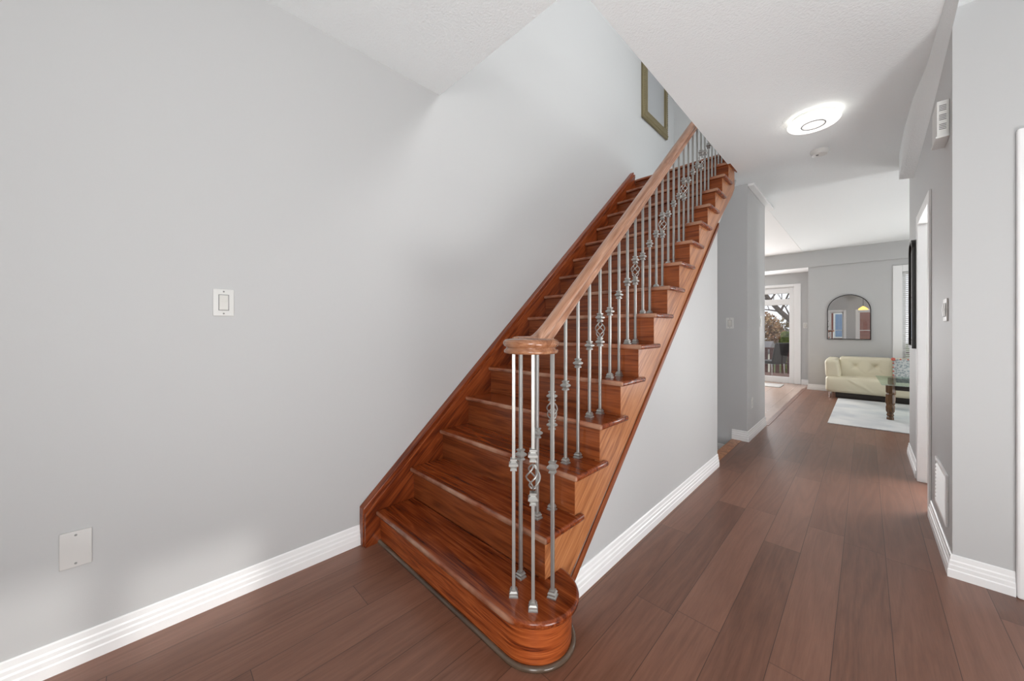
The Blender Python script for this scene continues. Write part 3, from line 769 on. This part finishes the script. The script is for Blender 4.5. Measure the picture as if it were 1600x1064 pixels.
for yy in (y0+.035, y1-.035):
    for i in range(32): m.lathe([(.004, -.01), (.014, 0), (.012, .006), (.003, .012)], (0.0, yy, z0+.06+(z1_-z0-.12)*i/31), 8, axis=0)
m.build('carved_relief', M['gold'], t, smooth=True)
MB().box(-.03, -.018, y0+.095, y1-.095, z0+.095, z1_-.095).build('panel', M['panel'], t)

# arched mirrors
def arch_outline(w_, h_, inset=0.0, n=20):
    r = w_/2-inset; top = h_-w_/2
    return [(-r, inset), (r, inset)]+[(r*math.cos(PI*i/n), top+r*math.sin(PI*i/n)) for i in range(n+1)]
def arched_mirror(label, loc, rz, w_, h_, fw, depth, frame_mat, back, rnd=None):
    t = thing('wall_mirror', loc, label, 'mirror', None, rz)
    def outl(ins):
        if rnd is None: return arch_outline(w_, h_, ins)
        r = rnd-ins if rnd > ins else .001; q = [(-w_/2+ins, ins), (w_/2-ins, ins)]
        q += [(w_/2-rnd+r*math.cos(PI/2*i/10), h_-rnd+r*math.sin(PI/2*i/10)) for i in range(11)]
        q += [(-w_/2+rnd-r*math.sin(PI/2*i/10), h_-rnd+r*math.cos(PI/2*i/10)) for i in range(11)]
        return q
    A, B_ = outl(0), outl(fw); n = len(A)
    vs = [(x, 0, z) for x, z in A]+[(x, -depth, z) for x, z in A]+[(x, -depth, z) for x, z in B_]+[(x, 0, z) for x, z in B_]
    fs = []
    for i in range(n):
        j = (i+1) % n
        for r in range(4): fs.append((r*n+i, r*n+j, ((r+1) % 4)*n+j, ((r+1) % 4)*n+i)[::-1])
    MB().add(vs, fs).build('mirror_frame', frame_mat, t, local=True)
    vs = [(x, -back, z) for x, z in outl(fw*0.8)]; n = len(vs)
    MB().add(vs+[(x, 0, z) for x, _, z in vs], [tuple(range(n)), tuple(range(n, 2*n))[::-1]]+[(i, n+i, n+(i+1) % n, (i+1) % n) for i in range(n)]).build('mirror_glass', M['mirror'], t, local=True)
    return t
arched_mirror('arched mirror with thin dark rim on the far wall above the cream sofa', (1.775, 9.23, 1.003), 0.0, 0.60, 0.845, 0.013, 0.025, M['black'], 0.015)
arched_mirror('black framed mirror with rounded top seen edge-on beside the corridor doorway', (RX, 4.485, 1.04), -FX, 0.33, 0.89, 0.022, 0.034, M['black'], 0.026, rnd=0.10)

# ================================================================== LIVING ROOM
# sofa
SX0, SX1, SF = 1.50, 3.35, 8.36
t = thing('sofa', (2.4, 8.8, 0), 'low cream leather sofa against the far wall', 'sofa')
rng = random.Random(3)
wr = [(rng.uniform(SX0+.3, SX0+1.0), rng.uniform(.12, .36), rng.uniform(-1.2, -.6), rng.uniform(.006, .010), rng.uniform(.08, .16)) for _ in range(8)]
def seat_fn(p, n):
    p = Vector(p)
    if n.y < -0.5:
        for cx, cz, sl, am, ln in wr:
            dx, dz = p.x-cx, p.z-cz; L_ = math.hypot(1, sl); al = (dx+dz*sl)/L_; ac = (dx*sl-dz)/L_
            p.y += -am*math.exp(-(ac/.018)**2)*math.exp(-(al/ln)**2)
        p.y += .05*max(0, (0.30-p.z))*0.6 - 0.02*math.sin(PI*(p.z-.1)/.28)
    return p
MB().rbox(SX0, SX1, SF, 9.20, 0.10, 0.375, 0.05, 34, seat_fn).build('seat', M['leather'], t, smooth=True, angle=0)
def back_panel(x0, x1):
    bt = [(x0+(x1-x0)*f, .54) for f in (.32, .68)]
    def fn(p, n):
        p = Vector(p)
        if n.y < -0.3:
            for bx, bz in bt:
                d2 = (p.x-bx)**2+(p.z-bz)**2; p.y += .03*math.exp(-d2/.0016)+.010*math.exp(-d2/.008)
                for sl in (1.1, -1.1):
                    ac = ((p.x-bx)*sl-(p.z-bz))/math.hypot(1, sl); p.y += .007*math.exp(-(ac/.012)**2)*math.exp(-d2/.02)
        p.y += (p.z-.36)*0.28
        return p
    return MB().rbox(x0, x1, 8.72, 9.09, 0.33, 0.695, 0.045, 26, fn)
for x0, x1 in ((1.66, 2.33), (2.33, 3.0)): back_panel(x0, x1).build('back_cushion', M['leather'], t, smooth=True, angle=0)
def arm_fn(sgn):
    def fn(p, n):
        p = Vector(p); k = max(0, p.z-.36)/.3
        p.x += -sgn*0.015*k + sgn*0.03*(1-k)*(1 if (p.x-1.6)*sgn > 0 else 0)
        p.z -= 0.0 if p.y > 8.6 else (8.6-p.y)*0.08
        return p
    return fn
MB().rbox(SX0, 1.675, SF+.03, 9.18, 0.36, 0.672, 0.05, 12, arm_fn(1)).build('armrest', M['leather'], t, smooth=True, angle=0)
MB().rbox(SX1-.175, SX1, SF+.03, 9.18, 0.36, 0.672, 0.05, 12).build('armrest', M['leather'], t, smooth=True, angle=0)
MB().box(SX0+.13, SX1-.13, SF+.07, 9.1, 0.012, 0.12).build('plinth', M['plinth'], t)
for x in (SX0+.06, SX1-.06):
    for y in (SF+.07, 9.1): MB().lathe([(.014, 0), (.016, .004), (.020, .11)], (x, y, 0.0), 12).build('leg', M['chrome'], t, smooth=True)
# cushion
t = thing('cushion', (2.53, 8.51, 0.378), 'grey-blue patterned cushion with coral pompoms on the sofa', 'cushion')
def cush(p, n):
    p = Vector(p); u = (p.x-2.53)/.21; v = (p.z-.545)/.165
    k = max(0, 1-abs(u)**2.6)*max(0, 1-abs(v)**2.6)
    y = 8.51+(p.y-8.51)*(0.18+0.82*k**.5)
    return (p.x, y+(p.z-.38)*0.25-.02, p.z)
MB().rbox(2.32, 2.74, 8.45, 8.57, 0.380, 0.71, 0.05, 14, cush).build('cushion_cover', M['cushion'], t, smooth=True, angle=0)
for i in range(20):
    s4, f = i//5, (i % 5)/5
    x, z = [(2.325+.41*f, .705), (2.735, .705-.32*f), (2.735-.41*f, .386), (2.325, .386+.32*f)][s4]
    big = f == 0
    r = .026 if big else .011
    MB().lathe([(r*math.sin(PI*j/8)+1e-4, -r*math.cos(PI*j/8)) for j in range(9)], (x, 8.49+(z-.38)*.25-.02, z+(0.012 if z < .4 else 0)), 12, axis=2).build('pompom', M['coral'], t, smooth=True)
# rug
t = MB()
t.prism([(1.66, 6.07), (3.9, 6.10), (3.9, 8.42), (1.665, 8.36)], 2, 0.0, 0.010)
tag(t.build('rug', M['rug'], bevel=0.003), 'pale grey-white rug on the floor in front of the sofa', 'rug')
# table
t = thing('coffee_table', (2.7, 7.35, 0.011), 'glass topped coffee table with carved dark wood legs on the rug', 'table')
MB().prism([(2.155, 6.74), (3.25, 6.74), (3.25, 7.95), (2.115, 7.95)], 2, 0.462, 0.476).build('tabletop', M['tabletop'], t, bevel=0.003)
lp = [(.034, 0), (.034, .03), (.026, .04), (.036, .06), (.028, .085), (.040, .11), (.042, .16), (.036, .19), (.044, .22), (.042, .33), (.032, .345), (.042, .36), (.042, .4515)]
lp = [(r*1.08, h) for r, h in lp]
leg = None
for x, y in ((2.235, 6.83), (2.285, 7.86), (3.16, 6.83), (3.16, 7.86)):
    if leg is None: leg = MB().lathe(lp, (0, 0, 0), 8, PI/8).build('leg', M['turned'], t, local=True, bevel=0.002); l2 = leg
    else: l2 = leg.copy(); col.objects.link(l2)
    l2.location = (x-2.7, y-7.35, 0.0)
for x0, x1, y0_, y1_ in ((2.27, 3.13, 6.815, 6.845), (2.30, 3.13, 7.845, 7.875)):
    MB().box(x0, x1, y0_, y1_, 0.40, 0.46).build('apron', M['plinth'], t, bevel=0.003)
# blind
t = thing('window_blind', (3.1, 9.29, 0.64), 'white slatted blind in the window right of the sofa mirror', 'blind')
m = MB()
for i in range(44):
    z = 0.66+i*0.034
    m.prism([(9.285, z), (9.287, z-.002), (9.312, z+.014), (9.310, z+.016)], 0, 2.475, 3.735)
m.build('slats', M['blind'], t)
MB().box(2.47, 3.74, 9.28, 9.315, 2.155, 2.195).build('headrail', M['blind'], t, bevel=0.002)
MB().box(2.47, 3.74, 9.285, 9.312, 0.632, 0.650).build('bottom_rail', M['blind'], t, bevel=0.002)

# ================================================================== KITCHEN AND BEYOND
t = MB().rbox(-0.25, 0.76, 9.03, 9.58, 0.0, 0.014, 0.005, 4)
tag(t.build('doormat', M['mat'], smooth=True), 'striped grey mat on the kitchen floor in front of the patio door', 'mat')

def dining_chair(label, loc, rz, group=None):
    t = thing('dining_chair', loc, label, 'chair', group, rz)
    MB().rbox(-.22, .22, -.22, .22, .42, .50, .03, 8).build('seat', M['blackseat'], t, local=True, smooth=True, angle=0)
    def fn(p, n):
        p = Vector(p); p.y += (p.z-.45)*.22+.03*math.cos(PI*p.x/.44); return p
    MB().rbox(-.22, .22, .17, .225, .42, .96, .024, 10, fn).build('backrest', M['blackseat'], t, local=True, smooth=True, angle=0)
    for x in (-.19, .19):
        for y in (-.18, .18): MB().tube([(x, y, .44), (x*1.06, y*1.1, .0)], [.013, .010], 10).build('leg', M['chrome'], t, local=True, smooth=True)
    return t
dining_chair('black high-backed chair out on the deck seen through the patio door', (0.27, 11.25, -0.10), -PI/2-.55)
dining_chair('chrome legged kitchen chair mostly hidden behind the pier', (0.52, 6.97, 0.0), 2.5)

struct(MB().box(-4, 5, 10.1, 13.2, -0.3, -0.10), 'floor_deck', M['deck'], origin=(0, 0, 0))
t = thing('patio_table', (-0.63, 10.85, -0.10), 'glass topped patio table on the deck beside the black chair', 'table')
MB().rbox(-1.15, -0.12, 10.5, 11.2, 0.585, 0.605, 0.008, 4).build('tabletop', M['tabletop'], t, smooth=True)
for x in (-1.05, -0.2):
    for y in (10.6, 11.1): MB().tube([(x, y, -0.10), (x, y, 0.585)], 0.018, 10).build('leg', M['iron'], t, smooth=True)
t = thing('deck_railing', (0.5, 13.1, -0.10), 'dark red wooden deck railing outside the patio door', 'railing')
MB().box(-3.5, 5, 13.03, 13.17, 0.60, 0.65).build('top_rail', M['deckrail'], t)
MB().box(-3.5, 5, 13.05, 13.15, 0.18, 0.22).build('bottom_rail', M['deckrail'], t)
m0 = None
for i in range(46):
    if m0 is None: m0 = MB().box(-.045, .045, -.02, .02, 0.0, 0.70).build('picket', M['deckrail'], t, local=True); m1 = m0
    else: m1 = m0.copy(); col.objects.link(m1)
    m1.location = (-3.5+i*.14-.5, 0, 0.0)
# garden
struct(MB().box(-40, 40, 13.2, 80, -1.2, -0.9).box(-40, 40, -60, -2.9, -1.0, -0.6), 'floor_garden', M['trunk_ground'], origin=(0, 0, 0))
def leafball(c, r, n, size, seed, squash=0.8, flat=0.0):
    rg = random.Random(seed); m = MB()
    for _ in range(n):
        while True:
            p = Vector((rg.uniform(-1, 1), rg.uniform(-1, 1), rg.uniform(-1, 1)))
            if 0.3 < p.length < 1: break
        p = Vector((p.x*r[0], p.y*r[1], p.z*r[2]))+Vector(c)
        a = Vector((rg.gauss(0, 1), rg.gauss(0, 1), rg.gauss(0, 1))).normalized(); b = a.orthogonal().normalized(); cc = a.cross(b)
        s1, s2 = size*rg.uniform(.6, 1.3), size*rg.uniform(.3, .7)
        m.add([p-b*s1, p+cc*s2+a*s2*.3, p+b*s1, p-cc*s2+a*s2*.3], [(0, 1, 2, 3)])
    return m
def grow(m, rg, p, d, L_, r, depth):
    pts = [Vector(p)]; rs = [r]; q = Vector(p); dd = Vector(d).normalized()
    for i in range(5):
        dd = (dd+Vector((rg.gauss(0, .16), rg.gauss(0, .1), rg.gauss(0.02, .10)))).normalized(); q = q+dd*L_/5; pts.append(q.copy()); rs.append(r*(1-.14*(i+1)))
    m.tube(pts, rs, 6)
    if depth > 0:
        for k in range(3):
            i = rg.randint(2, 5); nd = (dd+Vector((rg.gauss(0, .8), rg.gauss(0, .3), rg.gauss(.2, .5)))).normalized()
            grow(m, rg, pts[i], nd, L_*rg.uniform(.5, .8), rs[i]*.6, depth-1)
tr = thing('bare_tree', (0.9, 19.0, -0.9), 'bare grey-brown tree with a leaning bough outside the patio door', 'tree')
m = MB(); rg = random.Random(11)
bough = [(0.95, 19, -.9), (0.8, 19, .2), (0.45, 19, .95), (-.15, 19, 1.45), (-.6, 19, 1.95), (-.97, 19, 2.44), (-1.35, 19, 3.1)]
m.tube(bough, [.17, .15, .13, .105, .095, .085, .07], 8)
for i, d, L_, r in ((3, (-.2, 0, 1), 1.2, .045), (4, (.5, 0, 1), 1.3, .05), (4, (-1, 0, .25), 1.0, .04), (5, (.6, 0, .8), 1.0, .04), (5, (-1, 0, .5), .9, .04), (2, (.5, 0, 1), 1.6, .07), (6, (-.2, 0, 1), 1.0, .05)):
    grow(m, rg, bough[i], d, L_, r, 3)
m.build('trunk', M['bark'], tr, smooth=True)
for i, (x, y, z, r, mat, lab) in enumerate([(-2.3, 24, 0.75, (1.2, .8, 1.5), 'autumn', 'orange-brown autumn bush at the left of the patio door view'),
        (-0.7, 27, 0.6, (1.7, .9, 1.6), 'dry', 'tan dry bush in the middle of the patio door view')]):
    t = thing('autumn_bush', (x, y, -0.9), lab, 'bush')
    leafball((x, y, z), r, 3200, .10, 20+i).build('foliage', M[mat], t)
    MB().tube([(x, y, -0.9), (x+.05, y, 0.3)], [.09, .05], 8).build('stem', M['bark'], t)
t = thing('hedge', (0.6, 21.5, -0.9), 'trimmed green hedge behind the deck railing', 'hedge')
m = leafball((0.6, 21.5, 0.5), (1.7, .6, .72), 2200, .07, 41)
m.rbox(-0.9, 2.2, 21.1, 21.9, -0.9, 1.10, .15, 5); m.build('foliage', M['hedge'], t)
t = thing('shed', (-2.0, 17.5, -0.9), 'low grey roofed shed beyond the deck', 'shed')
MB().box(-3.2, -0.75, 16.6, 18.4, -0.9, 0.30).build('shed_wall', M['siding'], t)
MB().prism([(16.4, .32), (17.5, .72), (18.6, .32), (18.6, .25), (16.4, .25)], 0, -3.35, -0.62).build('shed_roof', M['roof'], t)
# house across the street and the neighbour's wall
t = thing('brick_house', (1.5, -14, -0.6), 'red brick house with blue windows across the street, seen in the arched mirror', 'house')
MB().box(-6, 9, -18, -14, -0.6, 6).build('house_wall', M['brick'], t)
for x in (-4.2, -1.2, 1.0, 3.1, 5.6):
    for z in (0.6, 3.4):
        f = MB().box(x-.55, x+.55, -14.0, -13.93, z, z+1.7).build('house_window', M['trim'], t)
        MB().box(x-.45, x-.03, -13.94, -13.91, z+.1, z+1.6).box(x+.03, x+.45, -13.94, -13.91, z+.1, z+1.6).build('house_pane', M['blueglass'], f)
MB().prism([(-18.4, 6), (-16, 7.8), (-13.6, 6)], 0, -6.4, 9.4).build('house_roof', M['roof'], t)
t = thing('brick_house', (7, 14, -0.9), 'neighbouring red brick wall seen through the slatted blind', 'house')
MB().box(3.4, 9, 13.5, 17, -0.9, 5).build('house_wall', M['brick'], t)
MB().prism([(13.2, 5), (15.2, 6.6), (17.3, 5)], 0, 3.1, 9.3).build('house_roof', M['roof'], t)
# amber pendant by the entrance
t = thing('pendant_lamp', (1.93, -1.9, CEIL), 'small lit amber glass pendant near the entrance, seen in the arched mirror', 'pendant lamp')
MB().tube([(1.93, -1.9, CEIL), (1.93, -1.9, 2.12)], .006, 8).build('cord', M['iron_dark'], t)
MB().lathe([(.02, 2.13), (.06, 2.10), (.14, 2.03), (.15, 2.0), (.14, 1.985)], (1.93, -1.9, 0), 24).build('lamp_shade', M['amber'], t, smooth=True)
